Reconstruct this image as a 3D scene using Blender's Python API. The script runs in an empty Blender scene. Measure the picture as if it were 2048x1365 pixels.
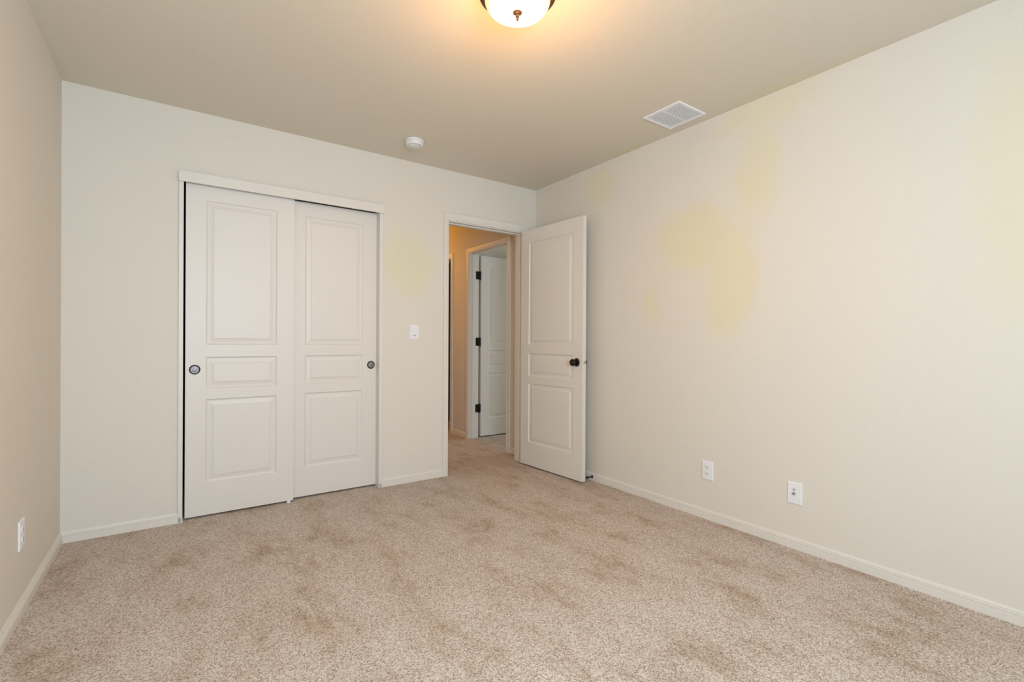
import bpy, bmesh, math, random
from mathutils import Vector, Matrix
R = math.radians
scene = bpy.context.scene
col = scene.collection

# ------------------------------------------------------------------ camera
CAM = Vector((-2.65706, -3.4266, 1.08162))
YAW, PITCH, ROLL = R(35.04), R(-0.047), R(0.302)
cy, sy = math.cos(YAW), math.sin(YAW); cp, sp = math.cos(PITCH), math.sin(PITCH)
fwd = Vector((sy*cp, cy*cp, sp)); rt = Vector((cy, -sy, 0)); up = rt.cross(fwd)
cr, sr = math.cos(ROLL), math.sin(ROLL)
rt2 = rt*cr + up*sr; up2 = up*cr - rt*sr
cd = bpy.data.cameras.new('camera'); cam = bpy.data.objects.new('camera', cd); col.objects.link(cam)
m = Matrix((rt2, up2, -fwd)).transposed().to_4x4(); m.translation = CAM
cam.matrix_world = m
cd.sensor_fit = 'HORIZONTAL'; cd.sensor_width = 36.0; cd.lens = 957.46/2048*36.0
cd.clip_start = 0.02; cd.clip_end = 100
scene.camera = cam

# ------------------------------------------------------------------ world, daylight, exposure
scene.view_settings.view_transform = 'Standard'; scene.view_settings.look = 'None'
scene.view_settings.gamma = 1.0; scene.view_settings.use_curve_mapping = False
scene.view_settings.exposure = 0.0
w = bpy.data.worlds.new('sky'); scene.world = w; w.use_nodes = True
w.node_tree.nodes['Background'].inputs[0].default_value = (0.62, 0.80, 1.0, 1)
w.node_tree.nodes['Background'].inputs[1].default_value = 0.8

def area(name, loc, rot, sx, sy_, power, color, spread=180):
    d = bpy.data.lights.new(name, 'AREA'); d.shape = 'RECTANGLE'; d.size = sx; d.size_y = sy_
    d.energy = power; d.color = color; d.spread = R(spread)
    o = bpy.data.objects.new(name, d); col.objects.link(o); o.location = loc; o.rotation_euler = rot
    return o
REAR = -4.40
# daylight through the window in the rear wall behind the camera
area('window_daylight', (-2.30, REAR-0.03, 1.45), (R(90), 0, 0), 1.25, 1.25, 84, (0.625, 0.82, 1.0))
# daylight through the neighbouring bedroom's window
area('bedroom_daylight', (2.98, 0.68, 1.35), (0, R(90), 0), 1.1, 1.0, 22, (0.72, 0.90, 1.0))

# ------------------------------------------------------------------ materials
def mat(name, color, rough=0.5, metal=0.0, spec=0.5):
    m = bpy.data.materials.new(name); m.use_nodes = True
    b = m.node_tree.nodes['Principled BSDF']
    b.inputs['Base Color'].default_value = (*color, 1); b.inputs['Roughness'].default_value = rough
    b.inputs['Metallic'].default_value = metal; b.inputs['Specular IOR Level'].default_value = spec
    return m
def nd(m, t, **k):
    n = m.node_tree.nodes.new(t)
    for a, v in k.items(): setattr(n, a, v)
    return n
def lk(m, a, b): m.node_tree.links.new(a, b)
def coords(m): return nd(m, 'ShaderNodeTexCoord').outputs['Object']
def bump(m, height, strength, dist, normal=None):
    b = nd(m, 'ShaderNodeBump'); b.inputs['Strength'].default_value = strength; b.inputs['Distance'].default_value = dist
    lk(m, height, b.inputs['Height'])
    if normal: lk(m, normal, b.inputs['Normal'])
    lk(m, b.outputs[0], m.node_tree.nodes['Principled BSDF'].inputs['Normal']); return b.outputs[0]
def noise(m, vec, scale, detail=3, rough=0.5):
    n = nd(m, 'ShaderNodeTexNoise'); n.inputs['Scale'].default_value = scale
    n.inputs['Detail'].default_value = detail; n.inputs['Roughness'].default_value = rough
    lk(m, vec, n.inputs['Vector']); return n.outputs['Fac']
def ramp(m, fac, stops):
    r = nd(m, 'ShaderNodeValToRGB'); e = r.color_ramp.elements
    while len(e) < len(stops): e.new(0.5)
    for i, (p_, c) in enumerate(stops): e[i].position = p_; e[i].color = (*c, 1)
    lk(m, fac, r.inputs[0]); return r.outputs[0]
def math_(m, op, a, b=None, clamp=False):
    n = nd(m, 'ShaderNodeMath', operation=op, use_clamp=clamp)
    for i, v in enumerate((a, b)):
        if v is None: continue
        if isinstance(v, (int, float)): n.inputs[i].default_value = v
        else: lk(m, v, n.inputs[i])
    return n.outputs[0]

WALL = (0.767, 0.715, 0.63)
CEIL = (0.755, 0.69, 0.58)
def wall_material(name, color, yellow_patches=()):
    """orange-peel wall paint; stains = (centre, radii, strength) of yellower paint colour"""
    m = mat(name, color, 0.75, 0, 0.25)
    c = coords(m)
    n1 = noise(m, c, 130, 3, 0.6)
    bump(m, n1, 0.16, 0.004)
    bs = m.node_tree.nodes['Principled BSDF'].inputs['Base Color']
    if yellow_patches:  # yellower blobs of colour with noise-warped edges
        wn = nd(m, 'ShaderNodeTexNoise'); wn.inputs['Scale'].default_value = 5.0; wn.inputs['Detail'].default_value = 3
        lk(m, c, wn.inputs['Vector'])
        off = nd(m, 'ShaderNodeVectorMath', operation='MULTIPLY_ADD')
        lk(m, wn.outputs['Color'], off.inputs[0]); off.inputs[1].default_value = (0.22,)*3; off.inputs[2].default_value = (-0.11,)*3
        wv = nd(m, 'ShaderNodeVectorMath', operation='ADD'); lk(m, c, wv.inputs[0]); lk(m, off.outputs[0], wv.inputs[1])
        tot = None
        for cen, rad, s in yellow_patches:
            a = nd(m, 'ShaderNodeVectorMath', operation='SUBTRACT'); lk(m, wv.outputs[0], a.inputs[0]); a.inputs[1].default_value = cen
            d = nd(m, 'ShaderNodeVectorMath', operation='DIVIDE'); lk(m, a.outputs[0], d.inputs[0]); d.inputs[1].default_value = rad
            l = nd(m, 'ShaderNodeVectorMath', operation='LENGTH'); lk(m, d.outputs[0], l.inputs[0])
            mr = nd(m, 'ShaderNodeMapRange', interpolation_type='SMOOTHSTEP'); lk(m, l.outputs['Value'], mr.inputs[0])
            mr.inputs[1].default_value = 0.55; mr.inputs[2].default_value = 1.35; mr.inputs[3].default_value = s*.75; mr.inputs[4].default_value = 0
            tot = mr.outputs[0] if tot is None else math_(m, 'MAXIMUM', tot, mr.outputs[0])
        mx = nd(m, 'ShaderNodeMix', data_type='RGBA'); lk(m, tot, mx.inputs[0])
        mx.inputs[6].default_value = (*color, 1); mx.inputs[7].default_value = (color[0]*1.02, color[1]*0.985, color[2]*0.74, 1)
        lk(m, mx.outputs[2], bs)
    return m
M = {}
M['wall'] = wall_material('cream wall paint', WALL)
M['wall_right'] = wall_material('cream wall paint with yellow patches', WALL, [
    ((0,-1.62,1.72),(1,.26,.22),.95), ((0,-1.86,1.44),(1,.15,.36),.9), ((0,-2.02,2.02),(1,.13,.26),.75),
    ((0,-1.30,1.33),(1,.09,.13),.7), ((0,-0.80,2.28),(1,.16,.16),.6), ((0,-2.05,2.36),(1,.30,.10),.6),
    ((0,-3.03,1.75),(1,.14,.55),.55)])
M['wall_back'] = wall_material('cream wall paint with one yellow patch', WALL, [((-1.22,0,1.66),(.22,1,.24),.8)])
M['ceiling'] = wall_material('cream ceiling paint', CEIL, [((-.03,-1.15,2.44),(.05,.16,1),.6), ((-.03,-2.2,2.44),(.07,.35,1),.4)])
M['trim'] = mat('semi gloss off-white trim paint', (0.785, 0.735, 0.665), 0.42)
M['door'] = mat('semi gloss off-white door paint', (0.785, 0.735, 0.67), 0.42)
_m = M['door']; _c = coords(_m)
mp = nd(_m, 'ShaderNodeMapping'); mp.inputs['Scale'].default_value = (160, 160, 8); lk(_m, _c, mp.inputs[0])
bump(_m, noise(_m, mp.outputs[0], 1.0, 3, 0.6), 0.10, 0.002)
M['plastic'] = mat('bright white plastic', (0.86, 0.85, 0.86), 0.3)
M['plastic_warm'] = mat('white detector plastic', (0.80, 0.79, 0.76), 0.4)
M['vent'] = mat('white enamelled steel', (0.84, 0.85, 0.87), 0.35)
M['duct'] = mat('grey painted louvre shade', (0.24, 0.24, 0.26), 0.7)  # grey colour stands in for the shade between the louvres
M['dark'] = mat('dark slot', (0.03, 0.03, 0.03), 0.6)
M['grey'] = mat('mid grey plastic', (0.35, 0.36, 0.37), 0.5)  # plain grey for the jack and the switch slot
M['bronze'] = mat('oil rubbed bronze', (0.022, 0.013, 0.009), 0.28, 0.6)
M['bronze_lamp'] = mat('brushed bronze lamp metal', (0.09, 0.05, 0.032), 0.4, 0.5)
M['hinge'] = mat('black hinge metal', (0.012, 0.010, 0.010), 0.35, 0.5)
M['nickel'] = mat('brushed pewter', (0.26, 0.23, 0.235), 0.46, 1.0)
M['brass'] = mat('satin brass', (0.62, 0.52, 0.30), 0.3, 1.0)
M['steel'] = mat('nickel plated steel', (0.45, 0.43, 0.40), 0.3, 1.0)
M['rubber'] = mat('black rubber', (0.01, 0.01, 0.01), 0.7)
M['guide'] = mat('translucent white nylon', (0.78, 0.84, 0.93), 0.35)
M['void'] = mat('near-black painted darkness', (0.03, 0.028, 0.026), 0.9)  # near-black colour stands in for the darkness of unlit rooms

# lamp glass: opal glass lit from inside, white where the bulbs sit and amber towards the rim
g = bpy.data.materials.new('lit opal glass'); g.use_nodes = True; M['glass'] = g
gb = g.node_tree.nodes['Principled BSDF']; gb.inputs['Roughness'].default_value = 0.2
gb.inputs['Base Color'].default_value = (0.8, 0.75, 0.65, 1)
c = coords(g); sx = nd(g, 'ShaderNodeSeparateXYZ'); lk(g, c, sx.inputs[0])
rad = math_(g, 'SQRT', math_(g, 'ADD', math_(g, 'MULTIPLY', sx.outputs[0], sx.outputs[0]), math_(g, 'MULTIPLY', sx.outputs[1], sx.outputs[1])))
em = ramp(g, math_(g, 'DIVIDE', rad, 0.14), [(0.0, (1, .70, .42)), (0.74, (1, .62, .32)), (0.80, (1, .40, .13)), (1.0, (1, .36, .12))])
lk(g, em, gb.inputs['Emission Color'])
st = nd(g, 'ShaderNodeMapRange'); lk(g, rad, st.inputs[0])
st.inputs[1].default_value = 0.103; st.inputs[2].default_value = 0.112; st.inputs[3].default_value = 7.0; st.inputs[4].default_value = 1.15
lk(g, st.outputs[0], gb.inputs['Emission Strength'])

# carpet
cm = mat('beige frieze carpet', (0.4, 0.3, 0.22), 0.95, 0, 0.1); M['carpet'] = cm
c = coords(cm)
fine = noise(cm, c, 210, 2, 0.7)
tuft = nd(cm, 'ShaderNodeTexVoronoi'); tuft.inputs['Scale'].default_value = 230; lk(cm, c, tuft.inputs['Vector'])
tsep = nd(cm, 'ShaderNodeSeparateColor'); lk(cm, tuft.outputs['Color'], tsep.inputs[0])
mixf = math_(cm, 'ADD', math_(cm, 'MULTIPLY', fine, 0.62), math_(cm, 'MULTIPLY', tsep.outputs[0], 0.38))
flecks = ramp(cm, mixf, [(0.18, (0.17, 0.115, 0.08)), (0.36, (0.46, 0.36, 0.29)), (0.50, (0.66, 0.545, 0.465)), (0.64, (0.77, 0.69, 0.62)), (0.85, (0.86, 0.83, 0.80))])
# trodden patches where the pile leans the other way
mp2 = nd(cm, 'ShaderNodeMapping'); mp2.inputs['Rotation'].default_value = (0, 0, R(8)); mp2.inputs['Scale'].default_value = (1.9, 0.9, 1)
lk(cm, c, mp2.inputs[0])
patch = ramp(cm, noise(cm, mp2.outputs[0], 2.9, 8, 0.68), [(0.34, (0.76, 0.69, 0.60)), (0.48, (0.97, 0.955, 0.94)), (0.60, (1.02, 1.02, 1.02))])
mx = nd(cm, 'ShaderNodeMix', data_type='RGBA', blend_type='MULTIPLY'); mx.inputs[0].default_value = 1
lk(cm, flecks, mx.inputs[6]); lk(cm, patch, mx.inputs[7])
lk(cm, mx.outputs[2], cm.node_tree.nodes['Principled BSDF'].inputs['Base Color'])
b1 = bump(cm, mixf, 0.8, 0.008)

# ------------------------------------------------------------------ helpers
def obj(name, bm, material, parent=None, smooth=False):
    me = bpy.data.meshes.new(name)
    bmesh.ops.recalc_face_normals(bm, faces=bm.faces)
    bm.to_mesh(me); bm.free()
    o = bpy.data.objects.new(name, me); col.objects.link(o)
    me.materials.append(M[material] if isinstance(material, str) else material)
    if smooth:
        for p_ in me.polygons: p_.use_smooth = True
    if parent: o.parent = parent
    return o
def tag(o, label=None, cat=None, group=None, kind=None):
    if label: o['label'] = label
    if cat: o['category'] = cat
    if group: o['group'] = group
    if kind: o['kind'] = kind
    return o
def empty(name, loc, rot=(0,0,0)):
    o = bpy.data.objects.new(name, None); col.objects.link(o); o.location = loc; o.rotation_euler = rot
    o.empty_display_size = 0.05; return o
def box(bm, x0, x1, y0, y1, z0, z1, bev=0.0):
    r = bmesh.ops.create_cube(bm, size=1)
    vs = r['verts']
    bmesh.ops.scale(bm, vec=(x1-x0, y1-y0, z1-z0), verts=vs)
    bmesh.ops.translate(bm, vec=((x0+x1)/2, (y0+y1)/2, (z0+z1)/2), verts=vs)
    if bev:
        es = list({e for v in vs for e in v.link_edges})
        bmesh.ops.bevel(bm, geom=es, offset=bev, segments=2, affect='EDGES', profile=0.5)
    return bm
def lathe(bm, prof, seg=48, axis='Z', org=(0,0,0)):
    """prof = (radius, height) pairs; axis = direction the height runs in"""
    rings = []
    def P(r, h, a):
        c_, s_ = r*math.cos(a), r*math.sin(a)
        v = {'Z': (c_, s_, h), '-X': (-h, c_, s_), 'X': (h, c_, s_), '-Y': (c_, -h, s_), 'Y': (c_, h, s_)}[axis]
        return (v[0]+org[0], v[1]+org[1], v[2]+org[2])
    for r, h in prof:
        if r < 1e-6: rings.append([bm.verts.new(P(0, h, 0))])
        else: rings.append([bm.verts.new(P(r, h, 2*math.pi*i/seg)) for i in range(seg)])
    for a, b in zip(rings, rings[1:]):
        for i in range(seg):
            j = (i+1) % seg
            if len(a) == 1 and len(b) == 1: continue
            if len(a) == 1: bm.faces.new((a[0], b[i], b[j]))
            elif len(b) == 1: bm.faces.new((a[i], a[j], b[0]))
            else: bm.faces.new((a[i], a[j], b[j], b[i]))
    return bm
def extrude_profile(bm, prof, a, b, cap=True, ma=0.0, mb=0.0):
    """sweep prof (out, up) from a to b on the floor plane; 'out' is to the LEFT of a->b; ma/mb = mitre lengthening per unit of 'out'"""
    a = Vector(a); b = Vector(b); d = (b-a).normalized(); n = Vector((-d.y, d.x, 0))
    va = [bm.verts.new(a + n*o_ + Vector((0,0,u)) + d*(-ma*o_)) for o_, u in prof]
    vb = [bm.verts.new(b + n*o_ + Vector((0,0,u)) + d*(mb*o_)) for o_, u in prof]
    k = len(prof)
    for i in range(k):
        j = (i+1) % k
        bm.faces.new((va[i], va[j], vb[j], vb[i]))
    if cap: bm.faces.new(va); bm.faces.new(list(reversed(vb)))
    return bm
def strip(bm, pts, frame, x0, x1):
    pass

def wall_with_holes(bm, axis, pos, thick, a0, a1, z0, z1, holes):
    """wall slab along X (axis 'x', at y=pos..pos+thick) or along Y (axis 'y', at x=pos..pos+thick); holes = (a0,a1,z0,z1)"""
    cuts = sorted({a0, a1, *[h[0] for h in holes], *[h[1] for h in holes]})
    zc = sorted({z0, z1, *[h[2] for h in holes], *[h[3] for h in holes]})
    def solid(i, j):
        if i < 0 or j < 0 or i >= len(cuts)-1 or j >= len(zc)-1: return False
        am, zm = (cuts[i]+cuts[i+1])/2, (zc[j]+zc[j+1])/2
        return not any(h[0] < am < h[1] and h[2] < zm < h[3] for h in holes)
    cache = {}
    def V(i, j, k):
        key = (i, j, k)
        if key not in cache:
            a, z = cuts[i], zc[j]; t = pos + (thick if k else 0)
            cache[key] = bm.verts.new((a, t, z) if axis == 'x' else (t, a, z))
        return cache[key]
    for i in range(len(cuts)-1):
        for j in range(len(zc)-1):
            if not solid(i, j): continue
            for k in (0, 1): bm.faces.new((V(i,j,k), V(i+1,j,k), V(i+1,j+1,k), V(i,j+1,k)))
            if not solid(i-1, j): bm.faces.new((V(i,j,0), V(i,j,1), V(i,j+1,1), V(i,j+1,0)))
            if not solid(i+1, j): bm.faces.new((V(i+1,j,0), V(i+1,j,1), V(i+1,j+1,1), V(i+1,j+1,0)))
            if not solid(i, j-1): bm.faces.new((V(i,j,0), V(i+1,j,0), V(i+1,j,1), V(i,j,1)))
            if not solid(i, j+1): bm.faces.new((V(i,j+1,0), V(i+1,j+1,0), V(i+1,j+1,1), V(i,j+1,1)))
    return bm
def struct(name, bm, material, label, cat, smooth=False):
    return tag(obj(name, bm, material, None, smooth), label, cat, kind='structure')

# ------------------------------------------------------------------ room shell
H = 2.44; W = 3.155; T = 0.115
CX0, CX1, CZ = -2.642, -1.424, 2.060          # closet rough opening
EX0, EX1, EZ = -0.896, -0.122, 2.052          # entry rough opening
HX = -0.020                                    # hall side of the wall beside the hall
HL, HE = -1.10, 3.2
bx = lambda *a, **k: box(bmesh.new(), *a, **k)
struct('floor', bx(-W-.1, 3.1, REAR-.1, 3.4, -.1, 0), 'carpet', 'beige frieze carpet with trodden darker patches covering the floor', 'floor')
struct('ceiling', bx(-W-.1, 3.1, REAR-.1, 3.4, H, H+.1), 'ceiling', 'flat cream painted ceiling with the dome light and vent', 'ceiling')
struct('wall_back', wall_with_holes(bmesh.new(), 'x', 0, T, -W-.1, 3.1, 0, H, [(CX0, CX1, 0, CZ), (EX0, EX1, 0, EZ)]),
       'wall_back', 'cream wall that holds the closet and the open doorway', 'wall')
struct('wall_right', bx(0, .1, REAR-.1, -.0005, 0, H), 'wall_right', 'long cream wall on the right with faint yellow patches', 'wall')
struct('wall_left', bx(-W-.1, -W, REAR-.1, 0, 0, H), 'wall', 'shaded cream wall at the left edge of the photo', 'wall')
WX0, WX1, WZ0, WZ1 = -2.95, -1.65, .80, 2.10
struct('wall_rear', wall_with_holes(bmesh.new(), 'x', REAR-.1, .1, -W, 0, 0, H, [(WX0, WX1, WZ0, WZ1)]),
       'wall', 'cream wall behind the camera with the bedroom window', 'wall')
bm = bmesh.new()
for a in ((WX0, WX0+.05, REAR-.08, REAR-.03, WZ0, WZ1), (WX1-.05, WX1, REAR-.08, REAR-.03, WZ0, WZ1), (WX0+.05, WX1-.05, REAR-.08, REAR-.03, WZ0, WZ0+.05),
          (WX0+.05, WX1-.05, REAR-.08, REAR-.03, WZ1-.05, WZ1)): box(bm, *a)
struct('window_1', bm, 'trim', 'white framed window in the wall behind the camera', 'window')

# hall and neighbouring bedroom
D2a, D2b = 0.418, 1.146                        # clear opening of the neighbouring doorway in the hall wall
D3a, D3b = 1.585, 2.32                         # next doorway further down
struct('wall_hall_right', wall_with_holes(bmesh.new(), 'y', HX, T, T, 3.3, 0, H, [(D2a-.018, D2b+.018, 0, 2.055), (D3a-.018, D3b+.018, 0, 2.055)]),
       'wall', 'warm lit cream hall wall seen through the doorway', 'wall')
struct('wall_hall_left', bx(HL-.1, HL, T+.62, 3.3, 0, H), 'wall', 'cream wall on the closet side of the hall', 'wall')
struct('wall_hall_end', bx(HL-.1, HX+T, HE, HE+.1, 0, H), 'wall', 'cream wall closing the far end of the hall', 'wall')
struct('wall_closet', wall_with_holes(bmesh.new(), 'y', -1.10, .08, T, T+.62, 0, H, []), 'wall', 'partition between closet and hall', 'wall')
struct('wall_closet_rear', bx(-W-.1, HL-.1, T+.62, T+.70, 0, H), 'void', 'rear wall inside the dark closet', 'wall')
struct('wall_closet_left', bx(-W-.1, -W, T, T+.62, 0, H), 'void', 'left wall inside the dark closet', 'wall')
struct('wall_bedroom', bx(3.0, 3.1, T, 3.3, 0, H), 'wall', 'far wall of the neighbouring bedroom', 'wall')
struct('wall_bedroom_end', bx(HX+T, 3.1, HE, HE+.1, 0, H), 'wall', 'end wall of the neighbouring bedroom', 'wall')
struct('wall_linen_divider', bx(HX+T, 3.0, 1.235, 1.30, 0, H), 'wall', 'partition between the bedroom and the dark room beyond', 'wall')
struct('wall_linen_dark_slab', bx(HX+T, 1.4, 1.522, 1.56, 0, H), 'void', 'added near-black slab that darkens the room beyond the hall', 'wall')  # slab added to keep the farthest doorway dark, darkness is in its colour
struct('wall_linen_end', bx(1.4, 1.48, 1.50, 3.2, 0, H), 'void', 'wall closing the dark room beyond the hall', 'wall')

# ------------------------------------------------------------------ baseboards
BT = .012; BH = .058
BP = [(0,0), (BT,0), (BT,.030), (BT-.0032,.0315), (BT-.0032,.0345), (BT-.0005,.037), (BT-.0005,.0405), (BT-.0045,.0420), (BT-.0045,.0450), (BT-.003,.0475), (.004,BH), (0,BH)]
def base(name, a, b, label, ma=0, mb=0):
    return struct(name, extrude_profile(bmesh.new(), BP, a, b, True, ma, mb), 'trim', label, 'baseboard')
# 'out' is left of a->b
base('baseboard_right', (0, REAR, 0), (0, 0, 0), 'grooved off-white baseboard along the long right wall', mb=-1)
base('baseboard_left', (-W, 0, 0), (-W, REAR, 0), 'grooved off-white baseboard along the left wall', ma=-1)
def base_back(name, x0, x1, label, wrap_r=False, wrap_l=False, ma=0, mb=0):
    # room side faces -y: run from x1 to x0
    bm = extrude_profile(bmesh.new(), BP, (x1, 0, 0), (x0, 0, 0), True, ma, mb)
    return struct(name, bm, 'trim', label, 'baseboard')
base_back('baseboard_back', -W, -2.634, 'short grooved baseboard left of the closet', ma=.9, mb=-1)
base_back('baseboard_centre', -1.436, -.921, 'short grooved baseboard between closet and doorway', mb=.9)
base_back('baseboard_corner', -.078, 0, 'stub of baseboard behind the open door', ma=-1)
base('baseboard_hall_near', (HX, T, 0), (HX, D2a-.062, 0), 'short baseboard in the hall beside the near doorway')
base('baseboard_hall_middle', (HX, D2b+.062, 0), (HX, D3a-.06, 0), 'short baseboard in the hall between two doorways')
base('baseboard_hall_far', (HX, D3b+.06, 0), (HX, HE, 0), 'baseboard at the far end of the hall')

# ------------------------------------------------------------------ closet surround (trim_1)
bm = bmesh.new()
box(bm, CX0-.006, CX0+.018, -.012, .118, 0, 2.066, .0025)      # left jamb edge, stands proud of the wall
box(bm, CX1-.020, CX1+.004, -.012, .118, 0, 2.066, .0025)
struct('trim_1', bm, 'trim', 'slim off-white side jambs framing the closet opening', 'trim')
bm = bmesh.new()
box(bm, CX0-.008, CX1+.008, -.026, -.0122, 2.007, 2.071, .003)
box(bm, CX0+.018, CX1-.020, -.0122, .118, 2.036, 2.054)
struct('trim_2', bm, 'trim', 'off-white header board above the sliding closet doors', 'trim')

# ------------------------------------------------------------------ door casings (stepped profile)
CP = [(0,0), (.0, .010), (.004,.012), (.008,.012), (.011,.0085), (.017,.0085), (.020,.0125), (.045,.015), (.052,.0145), (.055,.011), (.055,0)]
def casing(bm, plane, pos, out, a0, a1, z1, wd=.055, legs=(True, True), zw=None, z0=0.0):
    """U shaped mitred casing. plane 'x' wall along X at y=pos, 'y' wall along Y at x=pos; out = sign of outward direction.
       a0,a1,z1 = inner edges; profile measured from the inner edge outwards"""
    zw = zw or wd
    def P(a, z, h): return (a, pos+out*h, z) if plane == 'x' else (pos+out*h, a, z)
    rows = []
    for o_, h in CP:
        k = o_/.055; o1 = k*wd; o2 = k*zw
        hh = h
        rows.append([(a0-o1, z0, hh), (a0-o1, z1+o2, hh), (a1+o1, z1+o2, hh), (a1+o1, z0, hh)])
    V = [[bm.verts.new(P(*q)) for q in r] for r in rows]
    n = len(V)
    for i in range(n-1):
        for s in range(3):
            if s == 0 and not legs[0]: continue
            if s == 2 and not legs[1]: continue
            bm.faces.new((V[i][s], V[i][s+1], V[i+1][s+1], V[i+1][s]))
    for s in range(3):
        bm.faces.new((V[0][s], V[0][s+1], V[n-1][s+1], V[n-1][s]))
    for s in (0, 3): bm.faces.new([V[i][s] for i in range(n)])
    return bm
def jamb(bm, plane, a0, a1, t0, t1, z1, th=.018, stop0=None):
    """door lining: boards just outside a0,a1,z1 through the wall t0..t1, with a door stop"""
    def B(A0, A1, T0, T1, Z0, Z1, bev=0):
        if plane == 'x': box(bm, A0, A1, T0, T1, Z0, Z1, bev)
        else: box(bm, T0, T1, A0, A1, Z0, Z1, bev)
    B(a0-th, a0, t0, t1, 0, z1+th); B(a1, a1+th, t0, t1, 0, z1+th); B(a0, a1, t0, t1, z1, z1+th)
    if stop0:
        s0, s1 = stop0; q = .010
        B(a0, a0+q, s0, s1, 0, z1, .002); B(a1-q, a1, s0, s1, 0, z1, .002); B(a0+q, a1-q, s0, s1, z1-q, z1, .002)
# entry doorway
EA0, EA1, EZT = -.878, -.140, 2.034
bm = bmesh.new()
jamb(bm, 'x', EA0, EA1, .0, T, EZT, stop0=(.038, .075))
struct('trim_3', bm, 'trim', 'off-white door lining with stop of the open bedroom doorway', 'trim')
bm = bmesh.new(); casing(bm, 'x', 0, -1, EA0+.002-.004, EA1-.002+.006, 2.041, wd=.044, zw=.062)
struct('trim_4', bm, 'trim', 'stepped off-white casing around the bedroom doorway', 'trim')
bm = bmesh.new(); casing(bm, 'x', T, 1, EA0-.005, EA1+.005, 2.041, wd=.055, legs=(True, True))
struct('trim_5', bm, 'trim', 'hall side casing of the bedroom doorway', 'trim')
# neighbouring bedroom doorway
bm = bmesh.new(); jamb(bm, 'y', D2a, D2b, HX, HX+T, 2.036, stop0=(HX+.030, HX+.072))
struct('trim_6', bm, 'trim', 'lining and stop of the second doorway down the hall', 'trim')
bm = bmesh.new(); casing(bm, 'y', HX, -1, D2a-.005, D2b+.005, 2.040, wd=.057, zw=.055)
struct('trim_7', bm, 'trim', 'off-white casing around the second doorway down the hall', 'trim')
bm = bmesh.new(); jamb(bm, 'y', D3a, D3b, HX, HX+T, 2.036)
struct('trim_8', bm, 'trim', 'lining of the dark farthest doorway in the hall', 'trim')
bm = bmesh.new(); casing(bm, 'y', HX, -1, D3a-.005, D3b+.005, 2.040, wd=.055)
struct('trim_9', bm, 'trim', 'casing around the dark farthest doorway in the hall', 'trim')

# ------------------------------------------------------------------ moulded three panel doors
PZ = [(.209, .716), (.779, .973), (1.046, 1.923)]     # panel outer edges above the floor for a door whose foot is at 0.012
RINGS = [(0, 0), (.0025, .0030), (.0065, .0065), (.011, .0080), (.016, .0080), (.024, .0070), (.033, .0052), (.0385, .0040), (.0405, .0012)]
def door_leaf(wd, ht, th, stile, z_foot=.012):
    """leaf in local space: x 0..wd, y -th..0 (front face at y=-th... faces -y), z 0..ht; both faces moulded"""
    bm = bmesh.new()
    xs = [0, stile, wd-stile, wd]
    zs = [0] + [z-z_foot for p_ in PZ for z in p_] + [ht]
    for side in (0, 1):
        def P(x, z, d): return (x, -th+d if side == 0 else -d, z)
        grid = [[bm.verts.new(P(x, z, 0)) for z in zs] for x in xs]
        for i in range(3):
            for j in range(len(zs)-1):
                if i == 1 and j % 2 == 1:
                    x0, x1, z0, z1 = xs[1], xs[2], zs[j], zs[j+1]
                    prev = [grid[1][j], grid[2][j], grid[2][j+1], grid[1][j+1]]
                    for (o_, d) in RINGS[1:]:
                        cur = [bm.verts.new(P(x, z, d)) for x, z in ((x0+o_, z0+o_), (x1-o_, z0+o_), (x1-o_, z1-o_), (x0+o_, z1-o_))]
                        for k in range(4):
                            l = (k+1) % 4
                            bm.faces.new((prev[k], prev[l], cur[l], cur[k]))
                        prev = cur
                    bm.faces.new(prev)
                else:
                    bm.faces.new((grid[i][j], grid[i+1][j], grid[i+1][j+1], grid[i][j+1]))
        if side == 0: g0 = grid
        else: g1 = grid
    n = len(zs)
    for j in range(n-1):
        for i in (0, 3): bm.faces.new((g0[i][j], g0[i][j+1], g1[i][j+1], g1[i][j]))
    for i in range(3):
        for j in (0, n-1): bm.faces.new((g0[i][j], g0[i+1][j], g1[i+1][j], g1[i][j]))
    return bm
TH = .035
def cup_pull(parent, x, z):
    # recessed round finger pull: dark rolled rim, brushed dish
    bm = lathe(bmesh.new(), [(.0215, -.001), (.0225, .0016), (.0258, .0024), (.0285, .0014), (.0290, 0), (.0290, -.002)], 48, '-Y', (x, -TH, z))
    p_ = obj('pull_rim', bm, 'bronze', parent, True); p_['label'] = 'dark round rim of the finger pull'
    bm = lathe(bmesh.new(), [(0, .0022), (.006, .0020), (.014, .0012), (.0200, .0003), (.0220, .0008)], 48, '-Y', (x, -TH, z))
    q = obj('finger_pull', bm, 'nickel', parent, True); q['label'] = 'brushed pewter finger pull'
    p_.parent = q
# closet doors
D1 = obj('door_2', door_leaf(.598, 2.007, TH, .103), 'door'); D1.location = (-2.613, .020+TH, .012)
tag(D1, 'left front sliding closet door, overlapping the other one', 'door', kind='structure')
cup_pull(D1, .047, .885)
D2 = obj('door_3', door_leaf(.600, 2.007, TH, .103), 'door'); D2.location = (-2.041, .061+TH, .012)
tag(D2, 'right sliding closet door set behind the left one', 'door', kind='structure')
cup_pull(D2, .560, .885)
# floor guide
bm = bmesh.new(); box(bm, -2.056, -2.032, .006, .112, 0, .004, .001); box(bm, -2.054, -2.034, .007, .0185, .003, .018, .002)
tag(obj('door_guide', bm, 'guide'), 'tiny pale plastic floor guide under the closet doors', 'door guide')

# entry door, standing open against the right wall
LEAF = .737
E1 = obj('door_1', door_leaf(LEAF, 2.022, TH, .103), 'door')
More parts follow.
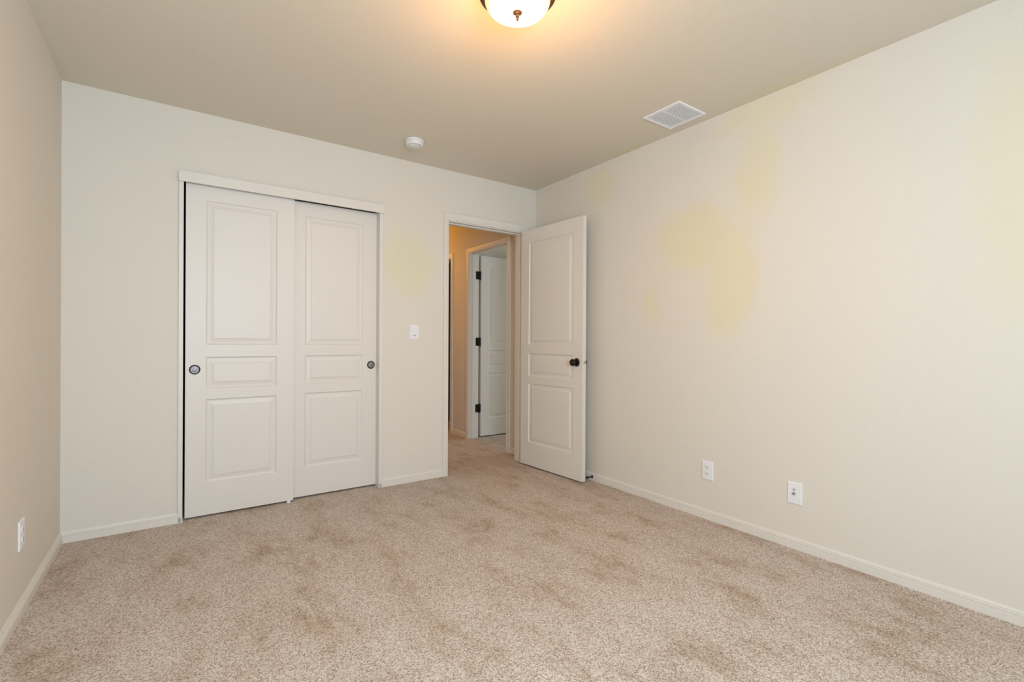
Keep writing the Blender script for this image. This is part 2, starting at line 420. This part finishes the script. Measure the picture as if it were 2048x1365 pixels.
# local x runs from hinge to free edge, local y=0 is the face toward the wall; opened 93 degrees
ang = R(-90+3.2)
E1.location = (-.145, -.030, .012); E1.rotation_euler = (0, 0, ang)
tag(E1, 'off-white three panel bedroom door standing open against the right wall', 'door', kind='structure')
def knob(parent, x, z, side):
    ax, y0 = ('-Y', -TH) if side < 0 else ('Y', 0)
    bm = lathe(bmesh.new(), [(0, 0), (.031, 0), (.0325, .002), (.031, .005), (.024, .008), (.016, .010), (0, .011)], 40, ax, (x, y0, z))
    r_ = obj('rose', bm, 'bronze', None, True)
    bm = lathe(bmesh.new(), [(.012, .008), (.0105, .014), (.0105, .024), (.014, .028), (.021, .032), (.0265, .039), (.0275, .045), (.0255, .052), (.020, .057), (.012, .0597), (0, .0605)], 40, ax, (x, y0, z))
    k = obj('door_knob', bm, 'bronze', parent, True); k['label'] = 'dark bronze door knob'
    r_.parent = k
knob(E1, LEAF-.062, .905, -1); knob(E1, LEAF-.062, .905, 1)
bm = bmesh.new(); lathe(bm, [(0, .0042), (.006, .0040), (.0105, .002), (.0115, -.001)], 24, 'X', (LEAF, -TH/2, .905))
lb = obj('latch', bm, 'brass', E1, True); lb['label'] = 'brass latch bolt'
def hinge(bm, x, y, z):
    box(bm, x-.003, x+.001, y-.034, y, z-.045, z+.045)
for z in (.22, 1.0, 1.80):
    bm = bmesh.new(); box(bm, -.0018, -.0002, -.030, -.001, z-.045, z+.045); lathe(bm, [(0,-.046),(.006,-.046),(.006,.046),(0,.046)], 16, 'Z', (-.006, .002, z))
    obj('hinge', bm, 'hinge', E1)
# neighbouring bedroom's door, opened into that room, face toward us
E2 = obj('door_4', door_leaf(.72, 2.016, TH, .103), 'door')
E2.location = (HX+T+.033, D2b+.003+TH, .012); E2.rotation_euler = (0, 0, R(-1.0))
tag(E2, 'white three panel door of the neighbouring bedroom, ajar beyond the hall', 'door', kind='structure')
for z in (.328-.012, 1.067-.012, 1.804-.012):
    bm = bmesh.new()
    # leaf on the lining, barrel in the gap, leaf on the door's edge
    box(bm, -.070, -.002, -TH-.0065, -TH-.0025, z-.045, z+.045)
    lathe(bm, [(0,-.047),(.0070,-.047),(.0070,.047),(0,.047)], 16, 'Z', (-.0125, -TH-.003, z))
    lathe(bm, [(0,-.054),(.004,-.053),(.006,-.047)], 16, 'Z', (-.0125, -TH-.003, z))
    box(bm, -.004, -.0002, -TH+.001, -.003, z-.045, z+.045)
    h_ = obj('hinge', bm, 'hinge', E2); h_['label'] = 'black butt hinge'

# ------------------------------------------------------------------ door stop on the baseboard
bm = lathe(bmesh.new(), [(0, 0), (.011, 0), (.011, .004), (.005, .006), (.0045, .046), (0, .046)], 20, '-X', (-BT, -.748, .030))
ds = tag(obj('door_stop', bm, 'bronze', None, True), 'small dark door stop on the baseboard behind the open door', 'door stop')
bm = lathe(bmesh.new(), [(0, .044), (.009, .044), (.010, .048), (.010, .056), (.008, .059), (0, .060)], 20, '-X', (-BT, -.748, .030))
obj('rubber_tip', bm, 'rubber', ds, True)

# ------------------------------------------------------------------ wall plates
def plate(name, loc, rotz, label, cat, wd=.072, ht=.114):
    r_ = empty(name, loc, (0, 0, rotz)); tag(r_, label, cat)
    # local: plate lies in XZ plane, sticks out to -y
    bm = bmesh.new()
    o = [(wd/2, ht/2, 0), (wd/2, ht/2, .0035), (wd/2-.004, ht/2-.004, .0062)]
    rings = [[bm.verts.new((sx_*a, -d, sz*b)) for sx_, sz in ((-1,-1),(1,-1),(1,1),(-1,1))] for a, b, d in o]
    for p_, q in zip(rings, rings[1:]):
        for k in range(4): bm.faces.new((p_[k], p_[(k+1)%4], q[(k+1)%4], q[k]))
    bm.faces.new(rings[-1]); bm.faces.new(rings[0])
    obj('face_plate', bm, 'plastic', r_)
    return r_
def screws(r_, zs):
    for z in zs:
        bm = lathe(bmesh.new(), [(0, .0075), (.0022, .0073), (.003, .0064), (.003, .0055)], 16, '-Y', (0, 0, z))
        obj('screw', bm, 'plastic', r_, True)
def duplex(name, loc, rotz, label):
    r_ = plate(name, loc, rotz, label, 'power outlet')
    for s in (-1, 1):
        zc = s*.0195
        # rounded receptacle face with flattened top and bottom
        bm = bmesh.new(); pts = []
        for i in range(40):
            a = 2*math.pi*i/40; x = .0172*math.cos(a); z = max(-.0135, min(.0135, .0172*math.sin(a))); pts.append((x, z))
        f0 = [bm.verts.new((x, -.0055, zc+z)) for x, z in pts]; f1 = [bm.verts.new((x*.96, -.0082, zc+z*.96)) for x, z in pts]
        for i in range(40): bm.faces.new((f0[i], f0[(i+1)%40], f1[(i+1)%40], f1[i]))
        bm.faces.new(f1)
        rc = obj('receptacle', bm, 'plastic', r_)
        bm = bmesh.new()
        box(bm, -.0082, -.0058, -.0086, -.0080, zc-.0005, zc+.0080); box(bm, .0058, .0080, -.0086, -.0080, zc, zc+.0070)
        lathe(bm, [(0, .0086), (.0028, .0086), (.0028, .0080)], 16, '-Y', (0, 0, zc-.0065))
        sl = obj('slots', bm, 'dark', rc); sl['label'] = 'dark plug slots'
    screws(r_, (0,))
    return r_
duplex('wall_outlet', (0, -1.724, .296), R(-90), 'white duplex outlet on the right wall, nearer the open door')
duplex('wall_outlet', (-W, -.782, .310), R(90), 'white duplex outlet seen edge-on on the left wall')
cx = plate('cable_plate', (0, -2.226, .290), R(-90), 'white wall plate with two metal connectors, right of the outlet', 'cable plate')
screws(cx, (.042, -.042))
bm = lathe(bmesh.new(), [(0, .0085), (.0018, .0085), (.0026, .011), (.0042, .0115), (.0046, .0062)], 20, '-Y', (.0, 0, .0195))
j = obj('phone_jack', bm, 'grey', cx, True); j['label'] = 'small dark jack hole'
bm = lathe(bmesh.new(), [(.0075, .006), (.0075, .0088), (.0048, .0090), (.0048, .0185), (.0032, .0190), (.0030, .012), (0, .012)], 6, '-Y', (0, 0, -.001))
j = obj('coax_connector', bm, 'steel', cx); j['label'] = 'threaded metal coax connector'
# rocker / dimmer switch
sw = plate('light_switch', (-1.167, 0, 1.143), 0, 'white rocker light switch between closet and doorway', 'light switch', .076, .112)
screws(sw, (.0485, -.0485))
bm = bmesh.new()
v = [(-.0165,-.0335),(.0165,-.0335),(.0165,.0335),(-.0165,.0335)]
o1 = [bm.verts.new((x, -.006, z)) for x, z in v]; o2 = [bm.verts.new((x*.98, -.0076, z*.98)) for x, z in v]; o3 = [bm.verts.new((x*.90, -.0066, z*.94)) for x, z in v]
for p_, q in ((o1, o2), (o2, o3)):
    for k in range(4): bm.faces.new((p_[k], p_[(k+1)%4], q[(k+1)%4], q[k]))
bm.faces.new(o3)
rf = obj('switch_frame', bm, 'plastic', sw)
bm = bmesh.new(); box(bm, -.0135, .0135, -.0098, -.0060, -.024, .0305, .001)
pd = obj('rocker', bm, 'plastic', sw)
bm = bmesh.new(); box(bm, -.0125, .0125, -.0092, -.0060, -.0295, -.0248)
sl = obj('slider_slot', bm, 'grey', sw); sl['label'] = 'thin grey slot below the rocker'

# ------------------------------------------------------------------ ceiling fixtures
# smoke detector
sd = empty('smoke_detector', (-1.335, -.375, H)); tag(sd, 'round white smoke detector on the ceiling near the closet', 'smoke detector')
bm = lathe(bmesh.new(), [(0, 0), (.062, 0), (.064, -.004), (.062, -.010), (.058, -.011)], 48)
obj('mounting_base', bm, 'plastic_warm', sd, True)
bm = lathe(bmesh.new(), [(.058, -.011), (.0595, -.013), (.0595, -.030), (.056, -.037), (.048, -.040), (.046, -.0385), (.040, -.0385), (.038, -.041), (.020, -.043), (0, -.0432)], 48)
obj('cover', bm, 'plastic_warm', sd, True)
bm = lathe(bmesh.new(), [(0, -.0465), (.008, -.046), (.0095, -.0425)], 24, 'Z', (-.018, -.012, 0))
obj('test_button', bm, 'plastic_warm', sd, True)
# return air grille
V = empty('ceiling_vent', (-.213, -1.627, H)); tag(V, 'square white louvred air vent in the ceiling by the right wall', 'vent')
hx, hy = .130, .127
bm = bmesh.new()
fr = [(0, 0), (0, -.004), (.005, -.0075), (.010, -.0075), (.013, -.005), (.026, -.005), (.026, .0)]
rings = [[bm.verts.new((s*(hx-o_), t*(hy-o_), z)) for s, t in ((-1,-1),(1,-1),(1,1),(-1,1))] for o_, z in fr]
for p_, q in zip(rings, rings[1:]):
    for k in range(4): bm.faces.new((p_[k], p_[(k+1)%4], q[(k+1)%4], q[k]))
box(bm, -hx+.026, hx-.026, -.006, .006, -.0060, -.0003)
obj('vent_frame', bm, 'vent', V)
bm = bmesh.new(); box(bm, -hx+.027, hx-.027, -hy+.027, hy-.027, -.0008, -.0002)
bk = obj('duct_backing', bm, 'duct', V); bk['label'] = 'added grey backing sheet, coloured as the shade behind the louvres'
n = 13
for i in range(n):
    x = -hx+.033 + i*(2*hx-.066)/(n-1)
    for t in (-1, 1):
        bm = bmesh.new()
        y0, y1 = (.007, hy-.027) if t > 0 else (-hy+.027, -.007)
        vs = [(x+.0036, -.0062), (x-.0018, -.0030), (x-.0022, -.0038), (x+.0032, -.0070)]
        a = [bm.verts.new((p_[0], y0, p_[1])) for p_ in vs]; b = [bm.verts.new((p_[0], y1, p_[1])) for p_ in vs]
        for k in range(4): bm.faces.new((a[k], a[(k+1)%4], b[(k+1)%4], b[k]))
        bm.faces.new(a); bm.faces.new(list(reversed(b)))
        obj('louvre', bm, 'vent', V)
for t in (-1, 1):
    bm = lathe(bmesh.new(), [(0, -.0068), (.003, -.0064), (.0042, -.005)], 16, 'Z', (t*(hx-.0185)*0+.0, t*(hy-.019), 0)); obj('screw', bm, 'vent', V, True)

# flush dome ceiling light
def dome(loc, label, fin=True):
    L = empty('ceiling_light', loc); tag(L, label, 'ceiling light')
    bm = lathe(bmesh.new(), [(0, 0), (.120, 0), (.124, -.006), (.132, -.010), (.140, -.018), (.1475, -.024), (.1500, -.029), (.1480, -.034), (.140, -.035), (.134, -.033), (.128, -.028), (0, -.026)], 72)
    obj('pan', bm, 'bronze_lamp', L, True)
    bm = lathe(bmesh.new(), [(.1240, -.028), (.1265, -.038), (.1265, -.050), (.1245, -.062), (.1195, -.074), (.1105, -.0845), (.0970, -.0915), (.0780, -.0955), (.0500, -.0970), (.020, -.0972), (0, -.0972)], 72)
    obj('glass_shade', bm, 'glass', L, True)
    bm = lathe(bmesh.new(), [(0, -.0965), (.0125, -.0965), (.0185, -.099), (.0175, -.1025), (.0125, -.1060), (.0075, -.1085), (.0065, -.1120), (.0080, -.1145), (.0075, -.1170), (.0045, -.1195), (.0055, -.1240), (.0045, -.1290), (0, -.1305)], 32)
    f = obj('finial', bm, 'bronze_lamp', L, True); f['label'] = 'turned bronze finial'
    return L
def point(name, loc, power, color, r):
    d = bpy.data.lights.new(name, 'POINT'); d.energy = power; d.color = color; d.shadow_soft_size = r
    o = bpy.data.objects.new(name, d); col.objects.link(o); o.location = loc
def spot(name, loc, power, color, r):
    # the flush dome throws its light downwards and sideways
    d = bpy.data.lights.new(name, 'SPOT'); d.energy = power; d.color = color; d.shadow_soft_size = r
    d.spot_size = R(178); d.spot_blend = 0.6
    o = bpy.data.objects.new(name, d); col.objects.link(o); o.location = loc
dome((-1.590, -1.930, H), 'lit dome ceiling light with bronze rim and finial')
spot('dome_bulb_down', (-1.590, -1.930, 2.29), 12.0, (1.0, .50, .12), .09)
point('dome_bulb', (-1.590, -1.930, 2.09), 11.0, (1.0, .49, .14), .09)
dome((-.62, 2.35, H), 'second dome ceiling light, in the hall')
point('hall_bulb', (-.62, 2.35, 2.20), 14, (1.0, .43, .01), .09)
